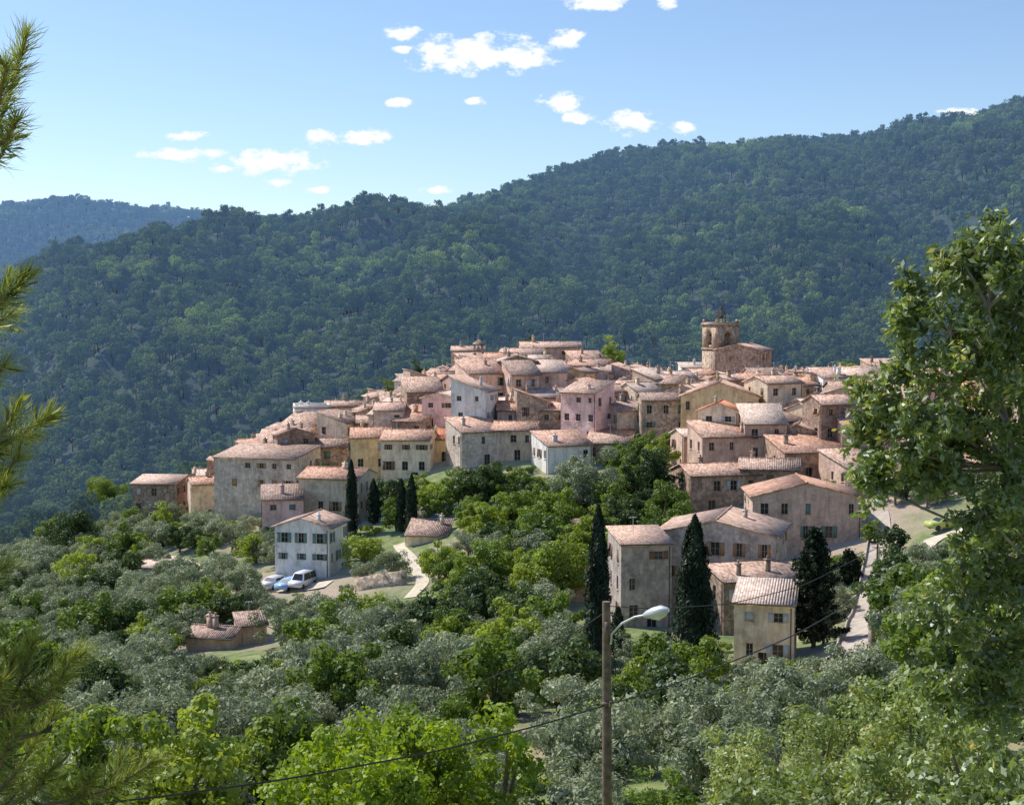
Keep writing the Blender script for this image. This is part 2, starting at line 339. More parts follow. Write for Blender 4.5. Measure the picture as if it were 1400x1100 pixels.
def house(name,u,v,d,W,D,rot=0,wall='beige',roof='tile',kind='gable',pitch=17,chim=None,sh=None,dens=.68,xy=None,ztop=None,wins=None):
    """u,v,d : image pixel and distance of the ridge/top centre"""
    r=random.Random(int(u*13+v*7+d*3))
    x,y,z=P(u,v,d)
    if xy: x,y=xy; z=ztop
    ra=math.radians(rot); c,s=math.cos(ra),math.sin(ra)
    cor=[(x+c*a-s*b,y+s*a+c*b) for a in(-W/2,W/2) for b in(-D/2,D/2)]
    hs=H([q[0] for q in cor],[q[1] for q in cor]); base=float(hs.min())-.6
    grd=float(hs.max())
    tp=math.tan(math.radians(pitch))
    rise={'gable':D/2*tp,'mono':D*tp,'flat':0}[kind]
    He=z-rise-base
    if name=='garden_shed': He=3.0
    if He<2.4: He=2.4
    HOUSES.append((x,y,max(W,D)/2,W,D))
    root=obj(name,None,(x,y,base),ra)
    mw,mg,ms,mr,mi=MB(),MB(),MB(),MB(),MB()
    if sh is None: sh=r.randrange(len(SHUT))
    sides=[((-W/2,-D/2,0),(1,0,0),(0,-1,0),W,'f'),((W/2,-D/2,0),(0,1,0),(1,0,0),D,'r'),((W/2,D/2,0),(-1,0,0),(0,1,0),W,'b'),((-W/2,D/2,0),(0,-1,0),(-1,0,0),D,'l')]
    for o_,ex,nn,ww,tag in sides:
        ops=[]
        ncol=max(1,int(ww/2.3))
        top=He-(.75 if kind!='flat' else .9)
        for lev in range(5):
            z1=top-lev*2.7; z0=z1-r.choice((1.15,1.3,1.4,.8))
            if z0<.9+ (grd-base)*.5: break
            for ci in range(ncol):
                if r.random()>dens: continue
                xc=ww*(ci+.5)/ncol+r.uniform(-.15,.15); hw=r.choice((.40,.46,.48,.3))
                if xc-hw<.3 or xc+hw>ww-.3: continue
                ops.append((xc-hw,xc+hw,z0,z1))
        if tag in 'fr' and He>3.2:
            xd=ww*r.uniform(.25,.75)
            zb=max(.6,grd-base-.2) if grd-base<2 else .6
            ops=[a for a in ops if not(a[0]<xd+.7 and a[1]>xd-.7 and a[2]<zb+2.3)]
            if zb+2.1<He-.3: ops.append((xd-.5,xd+.5,zb,zb+2.1))
        panel(mw,mg,o_,ex,nn,ww,He,ops)
        o3=np.array(o_,float);e3=np.array(ex,float);n3=np.array(nn,float)
        R=np.stack([e3,n3,[0,0,1]],1)
        for a in ops:
            ww2=(a[1]-a[0])/2
            if r.random()<.5 and a[3]-a[2]<1.7:
                if r.random()<.2:
                    ms.box(o3+e3*(a[0]+a[1])/2+np.array([0,0,(a[2]+a[3])/2])-n3*.06,(2*ww2-.02,.05,a[3]-a[2]-.02),0,R)
                else:
                    for sg in(-1,1):
                        xc=(a[0]+a[1])/2+sg*(ww2*1.5+.03)
                        ms.box(o3+e3*xc+np.array([0,0,(a[2]+a[3])/2])+n3*.035,(ww2,.05,a[3]-a[2]),0,R)
            elif tag=='f' and a[3]-a[2]>1.35 and a[3]-a[2]<1.7 and a[2]>3 and r.random()<.5 and ww2>.42:
                # small balcony: slab, posts and rails
                cx_=o3+e3*(a[0]+a[1])/2; zb_=a[2]-.22
                mw.box(cx_+np.array([0,0,zb_])+n3*.42,(2.0,.84,.12),0,R)
                for zz_ in(.35,.9): mi.box(cx_+np.array([0,0,zb_+zz_])+n3*.80,(2.0,.04,.05),0,R)
                for k_ in range(9): mi.box(cx_+e3*(-.98+k_*.245)+np.array([0,0,zb_+.48])+n3*.80,(.03,.03,.84),0,R)
            mw.box(o3+e3*(a[0]+a[1])/2+np.array([0,0,a[2]-.05])+n3*.05,(2*ww2+.1,.1,.08),0,R)
        if r.random()<.5 and tag in 'fl': # rainwater pipe
            px_=ww-.25; q0=o3+e3*px_+n3*.08
            mi.tube([q0+np.array([0,0,.3]),q0+np.array([0,0,He-.25])],.05,5)
    th=.16; ov=.42
    def slab(pts):
        pts=np.array(pts,float); lo=pts-np.array([0,0,th])
        mr.add(np.concatenate([pts,lo]),[(0,1,2,3),(7,6,5,4),(0,4,5,1),(1,5,6,2),(2,6,7,3),(3,7,4,0)],0)
    if kind=='gable':
        for sx in(-1,1):
            mw.add([(sx*W/2,-D/2,He),(sx*W/2,D/2,He),(sx*W/2,0,He+rise)],[(0,1,2)] if sx>0 else [(1,0,2)],0)
        zr=He+rise+th+.02; ze=He-ov*tp+th+.02; gx=W/2+.2
        slab([(-gx,-D/2-ov,ze),(gx,-D/2-ov,ze),(gx,0,zr),(-gx,0,zr)])
        slab([(gx,D/2+ov,ze),(-gx,D/2+ov,ze),(-gx,0.004,zr),(gx,0.004,zr)])
        mr.tube([(-gx,0,zr),(gx,0,zr)],.11,6,0)
    elif kind=='mono':
        for sx in(-1,1):
            mw.add([(sx*W/2,-D/2,He),(sx*W/2,D/2,He),(sx*W/2,D/2,He+rise)],[(0,1,2)] if sx>0 else [(1,0,2)],0)
        mw.add([(W/2,D/2,He),(-W/2,D/2,He),(-W/2,D/2,He+rise),(W/2,D/2,He+rise)],[(0,1,2,3)],0)
        zr=He+rise+th+.02+.15*tp; ze=He-ov*tp+th+.02; gx=W/2+.2
        slab([(-gx,-D/2-ov,ze),(gx,-D/2-ov,ze),(gx,D/2+.15,zr),(-gx,D/2+.15,zr)])
    else:
        gx=W/2+.12
        slab([(-gx,-D/2-.12,He+th),(gx,-D/2-.12,He+th),(gx,D/2+.12,He+th),(-gx,D/2+.12,He+th)])
        for sgn in(-1,1):
            mw.box((0,sgn*(D/2-.1),He+th+.27),(W,.2,.5)); mw.box((sgn*(W/2-.1),0,He+th+.272),(.2,D-.42,.5))
    if kind!='flat':
        mw.box((0,-D/2-.09,He-.16),(W+.02,.16,.2))
        mi.tube([(-W/2-.1,-D/2-ov-.06,He-ov*tp+.06),(W/2+.1,-D/2-ov-.06,He-ov*tp+.06)],.065,6)
    nch=chim if chim is not None else r.choice((0,1,1,2))
    if nch and name!='garden_shed':
        mc=MB()
        for k in range(nch):
            px=r.uniform(-W/2+.9,W/2-.9); py=r.uniform(-D*.3,D*.3)
            if kind=='gable': zz=He+rise*(1-abs(py)/(D/2))
            elif kind=='mono': zz=He+rise*(py+D/2)/D
            else: zz=He
            hh=r.uniform(.8,1.4); w_=r.uniform(.45,.7)
            mc.box((px,py,zz+hh/2-.2),(w_,w_*.8,hh+.4)); mc.box((px,py,zz+hh+.04),(w_+.16,w_*.8+.16,.08))
            mc.tube([(px,py,zz+hh+.08),(px,py,zz+hh+.4)],.12,7)
        obj('chimney',mc.mesh('chimney',[WALL[wall]]),parent=root)
    if r.random()<.3 and name!='garden_shed':
        ma=MB(); ax,ay=r.uniform(-W/3,W/3),0.; zb=He+(rise if kind!='flat' else 0)*(.5 if kind=='mono' else 1)
        ma.tube([(ax,ay,zb),(ax,ay,zb+1.9)],.03,4)
        ma.box((ax,ay,zb+1.85),(.9,.03,.03))
        for q in range(1,5): ma.box((ax-.4+q*.17,ay,zb+1.89),(.025,.5,.025))
        obj('tv_antenna',ma.mesh('tv_antenna',[METAL]),parent=root)
    obj('walls',mw.mesh('walls',[WALL[wall]]),parent=root)
    if mg.V: obj('windows',mg.mesh('windows',[GLASS,FRAME]),parent=root)
    if ms.V: obj('shutters',ms.mesh('shutters',[SHUT[sh]]),parent=root)
    if mi.V: obj('gutters_and_railings',mi.mesh('gutters_and_railings',[IRON]),parent=root)
    obj('roof',mr.mesh('roof',[ROOF[roof]] if kind!='flat' else [WALL['grey']]),parent=root)
    return root

K=[ # name,u,v,d,W,D,rot,wall,roof,kind,pitch
 ('stone_house',874,727,141,5.2,6.5,8,'grey','pale','mono',6),
 ('village_house',990,703,147,10,12.2,72,'grey','tile','gable',13),
 ('stone_annex',1032,776,137,8.5,4.5,14,'stone','tile','mono',10),
 ('cream_cottage',1048,802,119,5,6,-14,'cream','pale','mono',8),
 ('village_house',1096,655,170,9,13,87,'rose','tile','gable',14),
 ('stone_house',978,634,190,10,8,12,'brown','tile','gable',15),
 ('stone_house',1052,628,190,8,7,-10,'brown','tile','gable',15),
 ('stone_house',1105,598,196,10,8,10,'brown','tile','mono',12),
 ('village_house',1062,560,210,8,7,22,'grey','tile','mono',12),
 ('ochre_house',985,521,220,9,12,80,'ochre','tile','gable',20),
 ('village_house',985,549,208,5.5,6,75,'cream','red','gable',22),
 ('stone_house',990,578,203,9,6.5,12,'rose','tile','mono',15),
 ('village_house',1118,545,216,8,8,30,'cream','pale','gable',16),
 ('village_house',1160,528,225,8,9,70,'beige','tile','gable',17),
 ('village_house',650,573,223,7.6,7,24,'grey','tile','mono',14),
 ('village_house',706,577,224,7,7,-8,'beige','tile','gable',16),
 ('village_house',768,592,217,7.5,7,20,'white','tile','mono',13),
 ('village_house',862,549,228,8,8,18,'grey','tile','gable',16),
 ('village_house',835,590,220,7,7,-10,'stone','tile','mono',12),
 ('village_house',560,588,226,8,8,-6,'cream','tile','gable',17),
 ('village_house',507,585,230,6.5,8,5,'ochre','tile','gable',17),
 ('village_house',602,588,230,4.2,6,0,'ochre','red','mono',12),
 ('stone_house',366,612,229,14.5,10,-16,'grey','tile','mono',7),
 ('village_house',445,600,238,7,7,10,'stone','tile','gable',16),
 ('village_house',408,585,246,6,6,-15,'rose','tile','gable',16),
 ('village_house',375,596,243,6,6,10,'beige','tile','mono',12),
 ('white_house',426,557,258,6.5,6,12,'white','pale','flat',0),
 ('village_house',283,652,240,6,6,20,'beige','tile','gable',16),
 ('stone_cottage',218,652,246,8,6,-6,'stone','pale','mono',8),
 ('pink_house',386,667,206,6,7,10,'pink','tile','mono',10),
 ('cream_house',462,640,210,9.5,8,-14,'cream','tile','gable',15),
 ('white_house',426,703,184,7.5,7.5,78,'white','tile','gable',17),
 ('stone_cottage',587,720,190,5.6,4.5,-8,'cream','tile','mono',18),
 ('stone_cabin',342,842,146,3,3.4,18,'rose','tile','mono',10),
 ('stone_cabin',297,860,144,5.2,4,-12,'rose','tile','gable',16),
 ('village_house',752,468,300,13,8,4,'rose','tile','gable',14),
 ('village_house',715,477,293,9,7,-12,'beige','tile','gable',15),
 ('village_house',800,481,292,7,7,10,'brown','tile','mono',12),
 ('stone_house',640,474,298,7,6,0,'grey','tile','gable',14),
 ('village_house',663,486,290,6,7,80,'rose','tile','gable',16),
 ('village_house',585,512,280,11,8,-24,'white','pale','gable',17),
 ('village_house',1218,492,285,10,8,6,'brown','tile','mono',10),
 ('village_house',950,497,282,6,7,0,'white','pale','mono',6),
 ('village_house',1335,560,200,11,9,8,'rose','tile','gable',16),
 ('village_house',1300,505,260,9,8,-12,'rose','tile','gable',16),
 ('stone_house',1228,700,182,4.5,6,18,'beige','pale','mono',8),
 ('village_house',1215,598,200,9,8,-20,'beige','tile','gable',16),
 ('village_house',1165,618,188,6,7,20,'rose','tile','mono',14),
 ('garden_shed',215,745,196,5.5,3.5,-10,'white','pale','mono',8),
 ('stone_cottage',812,814,152,4.2,4,-20,'rose','tile','gable',16),
 ('village_house',1330,650,188,8,7,-10,'rose','tile','gable',16),
]
for k in K:
    house(*k[:7],wall=k[7],roof=k[8],kind=k[9],pitch=k[10] or 8)
# procedural infill of the old village
uf=[250,300,430,520,600,700,780,900,950,1000,1170,1450]; df=[245,236,232,232,228,226,226,222,205,192,185,180]
ub=[250,300,400,500,600,700,1450]; db=[252,256,272,288,300,306,306]
us=[250,300,350,400,470,540,580,620,660,700,800,900,1000,1100,1200,1450]; vs=[650,625,598,570,548,527,505,490,480,478,487,497,502,505,500,480]
rr=random.Random(11); pal=['beige','grey','stone','brown','rose','beige','rose','cream','white','ochre','cream','grey','pink','stone','brown']
dd=182.0
while dd<306:
    uu=245+rr.uniform(0,30)
    while uu<1420:
        W=rr.uniform(3.8,7.8); D=rr.uniform(5.2,7.2)
        d=dd+rr.uniform(-2.8,2.8); x=(uu-700)/F*d
        uu+=(W*.88+rr.uniform(-.8,.5))*F/d
        u=700+F*x/d
        if d<np.interp(u,uf,df) or d>np.interp(u,ub,db): continue
        if any(abs(x-q[0])<q[2]*.7+W*.38 and abs(d-q[1])<q[2]*.52+D*.36 for q in HOUSES[:len(K)]): continue
        hz=h1(x,d)+rr.uniform(5.6,12)
        lim=P(u,float(np.interp(u,us,vs))+rr.uniform(0,18),d)[2]
        zt=min(hz,lim)
        house('village_house',u,0,d,W,D,rr.choice((0,8,-12,15,25,-25,35,-38,62,75,95,110)) ,rr.choice(pal),rr.choice(('tile','tile','tile','pale')),rr.choice(('gable','gable','mono')),rr.uniform(14,21),xy=(x,d),ztop=zt,dens=.78)
    dd+=7.0

# church
def church():
    root=obj('church',None,P(985,500,272))
    base=h1(root.location.x,root.location.y)-root.location.z-.5
    pxm=272/F
    mb=MB(); w=5.2; top=(500-444)*pxm; pier=1.75
    mb.box((0,0,(base+3.2)/2),(w,w,3.2-base)); mb.box((0,0,3.35),(w+.3,w+.3,.3))
    z0,z1=3.5,top
    for sx in(-1,1):
        for sy in(-1,1): mb.box((sx*(w/2-pier/2),sy*(w/2-pier/2),(z0+z1)/2),(pier,pier,z1-z0))
    for (dx,dy) in ((0,-1),(0,1),(1,0),(-1,0)):
        hw=w/2-pier; ctr=np.array([dx*(w/2-.5),dy*(w/2-.5)]); ex=np.array([abs(dy),abs(dx)])
        zs=z0+(z1-z0)*.5
        th=np.linspace(0,math.pi,11); n2=np.array([dx,dy])
        for i in range(10):
            a0,a1=th[i],th[i+1]; pts=[]
            for k in(.45,-.45):
                for (xx,zz) in ((hw*math.cos(a0),zs+hw*math.sin(a0)),(hw*math.cos(a1),zs+hw*math.sin(a1)),(hw*math.cos(a1),z1),(hw*math.cos(a0),z1)):
                    q=ctr+ex*xx+n2*k; pts.append((q[0],q[1],zz))
            mb.add(pts,[(0,1,2,3),(7,6,5,4),(0,4,5,1),(2,6,7,3)])
        q=ctr; mb.box((q[0],q[1],z0+.3),(2*hw*ex[0]+.5*ex[1],2*hw*ex[1]+.5*ex[0],.6))
    mb.box((0,0,z1+.15),(w+.5,w+.5,.3)); mb.box((0,0,z1+.4),(w+.1,w+.1,.2))
    for sx in(-1,1):
        for sy in(-1,1): mb.box((sx*(w/2-.3),sy*(w/2-.3),z1+.8),(.5,.5,.6))
    mb.box((0,0,z0+.1),(w-.6,w-.6,.2))
    obj('bell_tower',mb.mesh('bell_tower',[WALL['stone']]),parent=root,rot=math.radians(24))
    mi=MB()
    for a in range(6):
        t=a*math.pi/3; c,s=math.cos(t)*.9,math.sin(t)*.9
        mi.tube([(c,s,z1+.5),(c,s,z1+2.1),(c*.6,s*.6,z1+2.9),(0,0,z1+3.5)],.08,5)
    mi.tube([(0,0,z1+3.4),(0,0,z1+4.5)],.06,5)
    for zz in(z1+1.3,z1+2.1):
        mi.tube([(math.cos(t)*.9,math.sin(t)*.9,zz) for t in np.linspace(0,2*math.pi,13)],.07,5,cap=False)
    mi.tube([(0,0,z1+1.2),(0,0,z1+1.6),(0,0,z1+2.0)],[.5,.36,.12],10)
    obj('bell_cage',mi.mesh('bell_cage',[IRON]),parent=root)
church()
house('church_nave',1017,470,268,8.5,9,66,wall='brown',roof='tile',kind='gable',pitch=14,chim=0,dens=.15)
def bellgable():
    x,y,z=P(654,486,288); mb=MB()
    mb.box((-.8,0,.9),(.5,.6,2.6)); mb.box((.8,0,.9),(.5,.6,2.6)); mb.box((0,0,-1.2),(2.4,.9,1.6)); mb.box((0,0,2.35),(2.3,.7,.3))
    mb.add([(-1.2,-.35,2.5),(1.2,-.35,2.5),(0,-.35,3.4),(-1.2,.35,2.5),(1.2,.35,2.5),(0,.35,3.4)],[(0,1,2),(5,4,3),(0,2,5,3),(1,4,5,2)])
    mb.tube([(0,0,2),(0,0,1.6),(0,0,1.1)],[.1,.3,.45],10); mb.tube([(0,0,3.3),(0,0,4.4)],.06,5); mb.box((0,0,4.1),(.5,.08,.08))
    mb.box((0,0,-3.5),(2.2,2.2,3.1))
    obj('bell_gable',mb.mesh('bell_gable',[WALL['stone']]),(x,y,z))
bellgable()

# ------------------------------------------------------------ roads, walls
def poly_ground(pts,step=1.5):
    Q=[np.array(G(*q[:2])) for q in pts]
    out=[]
    for a,b in zip(Q[:-1],Q[1:]):
        m=max(2,int(np.linalg.norm((b-a)[:2])/step))
        for i in range(m): out.append(a+(b-a)*i/m)
    out.append(Q[-1]); out=np.array(out)
    for _ in range(6): out[1:-1]=(out[:-2]+out[1:-1]*2+out[2:])/4
    return out
ROADP=[]
def ribbon(name,pts,w,mat,lift=.1,kerb=False):
    c=poly_ground(pts); T=np.gradient(c[:,:2],axis=0); T/=np.linalg.norm(T,axis=1)[:,None]; Nn=np.stack([T[:,1],-T[:,0]],1)
    k=5; V=[]
    zc=H(c[:,0],c[:,1])
    for j in range(k):
        o=(j/(k-1)-.5)*w; xy=c[:,:2]+Nn*o; z=np.maximum(H(xy[:,0],xy[:,1]),zc-.15)+lift
        V.append(np.column_stack([xy,z]))
    m=len(c); V=np.concatenate(V)
    Fq=[(j*m+i,(j+1)*m+i,(j+1)*m+i+1,j*m+i+1) for j in range(k-1) for i in range(m-1)]
    mb=MB(); mb.add(V,Fq)
    if kerb:
        for o in(-w/2-.1,w/2+.1):
            xy=c[:,:2]+Nn*o
            for i in range(m-1):
                a,b=xy[i],xy[i+1]; za=zc[i]+lift+.12
                q=[(a[0],a[1],za-1),(b[0],b[1],zc[i+1]+lift-.88),(b[0],b[1],zc[i+1]+lift+.12),(a[0],a[1],za)]
                q2=[(x+Nn[i][0]*.14,y+Nn[i][1]*.14,z) for x,y,z in q]
                mb.add(q+q2,[(0,1,2,3),(7,6,5,4),(3,2,6,7)])
    obj(name,mb.mesh(name,[mat],True)); ROADP.extend([(p[0],p[1],w/2) for p in c[::2]])
def stone_wall(name,pts,hgt=1.3,th=.45,mat=None):
    c=poly_ground(pts,1.2); T=np.gradient(c[:,:2],axis=0); T/=np.linalg.norm(T,axis=1)[:,None]; Nn=np.stack([T[:,1],-T[:,0]],1)
    z=H(c[:,0],c[:,1]); m=len(c); mb=MB(); jit=rng.uniform(-.06,.06,m)
    rings=[]
    for o,dz in((-th/2,-.8),(-th/2*.85,hgt),(th/2*.85,hgt),(th/2,-.8)):
        rings.append(np.column_stack([c[:,:2]+Nn*o,z+dz+(jit if dz>0 else 0)]))
    V=np.concatenate(rings)
    Fq=[(j*m+i,j*m+i+1,(j+1)*m+i+1,(j+1)*m+i) for j in range(3) for i in range(m-1)]+[(0,m,2*m,3*m),(m-1,4*m-1,3*m-1,2*m-1)]
    mb.add(V,Fq); obj(name,mb.mesh(name,[mat or STONE]))
ribbon('road',[(1155,905),(1170,875),(1184,840),(1193,800),(1198,770),(1204,735),(1200,700)],2.5,ASPH,kerb=True)
ribbon('track',[(215,765),(255,775),(290,790),(340,800),(390,808),(450,800)],3,DIRT)
ribbon('track',[(545,745),(565,775),(585,800),(560,820)],1.6,DIRT)
ribbon('track',[(730,1020),(790,1000),(840,990)],2,DIRT)
ribbon('track',[(1262,752),(1290,730),(1330,722)],2.2,DIRT)
stone_wall('retaining_wall',[(1190,885),(1203,840),(1211,790),(1218,745)],1.6)
stone_wall('retaining_wall',[(485,808),(520,804),(556,800)],1.6)
stone_wall('retaining_wall',[(770,725),(800,722),(860,728)],1.4)
stone_wall('retaining_wall',[(835,925),(870,920),(925,925)],1.3)
stone_wall('retaining_wall',[(620,800),(680,795),(740,800)],1.2)
stone_wall('retaining_wall',[(250,800),(300,808),(350,815)],1.2)

# ------------------------------------------------------------ cars
def car(u,v,rot,col,van=False):
    x,y,z=G(u,v); root=obj('parked_van' if van else 'parked_car',None,(x,y,h1(x,y)+.12),math.radians(rot))
    paint=simple('car_paint',col,.3,.05)
    L,W=(4.6,1.85) if van else (4.1,1.75)
    Hh=1.95 if van else 1.45
    prof=[(-L/2,.3),(-L/2,.75),(-L/2+.15,.95),(-L/2+(.9 if not van else .75),1.0),(-L/2+(1.55 if not van else 1.35),Hh-.04),(-L/2+2.0,Hh),(L/2-.7,Hh-.03),(L/2-.15,1.0),(L/2,.85),(L/2,.3)]
    if van: prof[6]=(L/2-.15,Hh-.05); prof[7]=(L/2-.05,1.0)
    mb=MB(); m=len(prof)
    def yw(z): return W/2-(.0 if z<1.0 else .13*(z-1)/(.45))
    Lf=[(p[0],-yw(p[1]),p[1]) for p in prof]; Rt=[(p[0],yw(p[1]),p[1]) for p in prof]
    mb.add(Lf+Rt,[tuple(range(m))[::-1],tuple(range(m,2*m))]+[(i,(i+1)%m,m+(i+1)%m,m+i) for i in range(m)])
    obj('body',mb.mesh('body',[paint]),parent=root)
    g=MB()
    def lerp(a,b,t): return [a[i]+(b[i]-a[i])*t for i in range(3)]
    for (A,B) in ((3,4),(6,7)):
        a,b,c,d_=Lf[A],Lf[B],Rt[B],Rt[A]
        off=(-.02 if A==3 else .02)
        q=[lerp(lerp(a,d_,s),lerp(b,c,s),t) for s,t in((.08,.1),(.08,.9),(.92,.9),(.92,.1))]
        g.add([(p[0]+off,p[1],p[2]+.015) for p in q],[(0,1,2,3)])
    for sg in(-1,1):
        xa,xb=prof[4][0]+.05,(prof[6][0]-.15); zt,zb=Hh-.12,1.04
        for x0,x1 in((xa,(xa+xb)/2-.05),((xa+xb)/2+.05,xb)):
            xl=x0-(.4 if x0==xa else 0)
            g.add([(xl,sg*(yw(zb)+.012),zb),(x1,sg*(yw(zb)+.012),zb),(x1,sg*(yw(zt)+.012),zt),(x0,sg*(yw(zt)+.012),zt)],[(0,1,2,3)])
    obj('windows',g.mesh('windows',[GLASS]),parent=root)
    w=MB()
    for wx in(-L/2+.8,L/2-.8):
        for sg in(-1,1):
            w.tube([(wx,sg*(W/2-.2),.32),(wx,sg*(W/2+.02),.32)],.32,16)
    obj('wheels',w.mesh('wheels',[WIRE]),parent=root)
car(414,803,70,(.75,.77,.8),True); car(396,807,60,(.35,.55,.82)); car(1290,728,15,(.50,.55,.16)); car(374,806,66,(.7,.7,.72))

# ------------------------------------------------------------ plants
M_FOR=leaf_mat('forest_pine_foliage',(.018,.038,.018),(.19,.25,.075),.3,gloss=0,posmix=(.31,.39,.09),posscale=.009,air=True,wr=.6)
M_OLV=leaf_mat('olive_foliage',(.13,.165,.085),(.42,.46,.30),.3,(1.12,1.12,.72),gloss=.03)
M_BRD=leaf_mat('broadleaf_foliage',(.06,.11,.018),(.25,.35,.05),.45,gloss=.03)
M_BR2=leaf_mat('sunny_broadleaf_foliage',(.13,.20,.02),(.40,.48,.07),.5,gloss=.03)  # brighter yellow-green copy, sunlit look put into the leaf colour
M_DRK=leaf_mat('evergreen_oak_foliage',(.026,.055,.015),(.12,.18,.045),.4,gloss=.03)
M_CYP=leaf_mat('cypress_foliage',(.012,.024,.012),(.04,.06,.025),.15,gloss=.02)
M_LIM=leaf_mat('lime_green_foliage',(.10,.18,.012),(.42,.54,.035),.5,(1.2,1.15,.4),gloss=.03,wr=.15)
M_RGT=leaf_mat('glossy_leaf_foliage',(.06,.10,.022),(.32,.40,.11),.42,gloss=.08,accent=(.68,.58,.18),wr=.2)
M_HDG=leaf_mat('hedge_foliage',(.09,.145,.028),(.46,.52,.17),.45,gloss=.05,accent=(.78,.48,.30),wr=.3)
M_NDL=leaf_mat('pine_needles',(.06,.11,.013),(.40,.44,.09),.4,gloss=.05,wr=.1)

def tree_mesh(name,seed,h,rad,ncl,nlf,cr,L,W,mats,zc=.58,zr=.42,trunk=.16,low=.18,nl=9,flat=.8,rn=.5,upb=.25):
    r=np.random.default_rng(seed); mb=MB()
    ph=r.uniform(0,6.28,3)
    D=unit(r,ncl); rad_=r.uniform(.25,1,ncl)**.5
    az=np.arctan2(D[:,1],D[:,0]); un=1+.18*np.sin(2*az+ph[0])+.14*np.sin(3*az+ph[1])+.1*r.normal(size=ncl)
    C=D*rad_[:,None]*un[:,None]*np.array([rad,rad,h*zr])+np.array([0,0,h*zc])
    C=C[C[:,2]>h*low]; 
    lean=r.uniform(-.25,.25,2)*h*.2; fork=np.array([lean[0]*.5,lean[1]*.5,h*.28])
    mb.tube([(0,0,-.4),(lean[0]*.2,lean[1]*.2,h*.12),fork],[trunk*1.3,trunk,trunk*.85],7,0,False)
    for i in range(min(nl,len(C))):
        e=C[i]; mid=fork+(e-fork)*.5+r.normal(size=3)*.12*rad*.4+np.array([0,0,.1*h])*.4
        mb.tube([fork,mid,e],[trunk*.6,trunk*.35,trunk*.1],5,0,False)
    for c in C:
        k=int(nlf*r.uniform(.7,1.3)); d=unit(r,k); rr_=cr*r.uniform(.65,1.25)
        q=c+d*(r.uniform(.35,1,k)**.6)[:,None]*rr_*np.array([1,1,flat])
        nn=d+rn*r.normal(size=(k,3))+np.array([0,0,upb]); nn/=np.linalg.norm(nn,axis=1)[:,None]
        mb.leaves(q,nn,L,W,r,1,np.clip(r.uniform(0,1,k)*.55+r.uniform(0,.45),0,1))
    return mb.mesh(name,mats)
def src_collection(name,meshes):
    c=bpy.data.collections.new(name)
    for i,m in enumerate(meshes):
        o=bpy.data.objects.new('%s_%02d'%(name,i),m); c.objects.link(o)
    return c
def scatter(name,pts,rot,scl,vid,coll):
    me=bpy.data.meshes.new(name); me.vertices.add(len(pts)); me.vertices.foreach_set('co',np.asarray(pts,np.float32).ravel())
    for nm,ty,val in(('prot','FLOAT',rot),('pscl','FLOAT',scl),('pvid','INT',vid)):
        a=me.attributes.new(nm,ty,'POINT'); a.data.foreach_set('value',np.asarray(val,np.float32 if ty=='FLOAT' else np.int32))
    o=obj(name,me)
    ng=bpy.data.node_groups.new(name+'_instancer','GeometryNodeTree')
    ng.interface.new_socket('Geometry',in_out='INPUT',socket_type='NodeSocketGeometry'); ng.interface.new_socket('Geometry',in_out='OUTPUT',socket_type='NodeSocketGeometry')
    gi=ng.nodes.new('NodeGroupInput'); go=ng.nodes.new('NodeGroupOutput'); ip=ng.nodes.new('GeometryNodeInstanceOnPoints')
    ci=ng.nodes.new('GeometryNodeCollectionInfo'); ci.inputs['Collection'].default_value=coll; ci.inputs['Separate Children'].default_value=True; ci.inputs['Reset Children'].default_value=True
    def na(nm,ty):
        q=ng.nodes.new('GeometryNodeInputNamedAttribute'); q.data_type=ty; q.inputs['Name'].default_value=nm
        return [s for s in q.outputs if s.name=='Attribute' and s.enabled][0]
    cb=ng.nodes.new('ShaderNodeCombineXYZ'); ng.links.new(na('prot','FLOAT'),cb.inputs[2])
    er=ng.nodes.new('FunctionNodeEulerToRotation'); ng.links.new(cb.outputs[0],er.inputs[0])
    ng.links.new(gi.outputs[0],ip.inputs['Points']); ng.links.new(ci.outputs[0],ip.inputs['Instance']); ip.inputs['Pick Instance'].default_value=True
    ng.links.new(na('pvid','INT'),ip.inputs['Instance Index']); ng.links.new(er.outputs[0],ip.inputs['Rotation']); ng.links.new(na('pscl','FLOAT'),ip.inputs['Scale'])
    ng.links.new(ip.outputs[0],go.inputs[0])
    md=o.modifiers.new('instances','NODES'); md.node_group=ng
    return o

# distant forest
ff=src_collection('forest_pine',[tree_mesh('forest_pine',100+i,(11,9,12.5,8,10.5,13.5)[i],(4.0,4.5,3.5,3.8,4.7,3.1)[i],13,42,1.75,.95,.7,[BARK,M_FOR],zc=.68,zr=.24,nl=3,low=.3,rn=.3,upb=.15,flat=.8) for i in range(6)])
def jgrid(d0,d1,sp,wid=.47):
    ys=np.arange(d0,d1,sp); out=[]
    for y in ys:
        xs=np.arange(-wid*y,wid*y,sp); out.append(np.column_stack([xs,np.full(len(xs),y)]))
    o=np.concatenate(out); return o+rng.uniform(-.5,.5,o.shape)*sp
pts=np.concatenate([jgrid(262,420,5.0),jgrid(420,800,6.8),jgrid(800,1350,7.6)])
uu=700+F*pts[:,0]/pts[:,1]
back=np.interp(uu,[-200,200,300,400,500,600,2000],[262,262,275,288,304,318,322])
pts=pts[pts[:,1]>back]
ext=jgrid(1350,2420,12.,.46); ext=ext[(700+F*ext[:,0]/ext[:,1])<640]
s1=rng.uniform(.5,1.25,len(pts)); s2=rng.uniform(1.0,1.6,len(ext))
s1*=np.where(pts[:,1]<420,.72,1)
z=H(pts[:,0],pts[:,1])-.6; z2=H(ext[:,0],ext[:,1])-.6
P3=np.concatenate([np.column_stack([pts,z]),np.column_stack([ext,z2])]); S=np.concatenate([s1,s2])
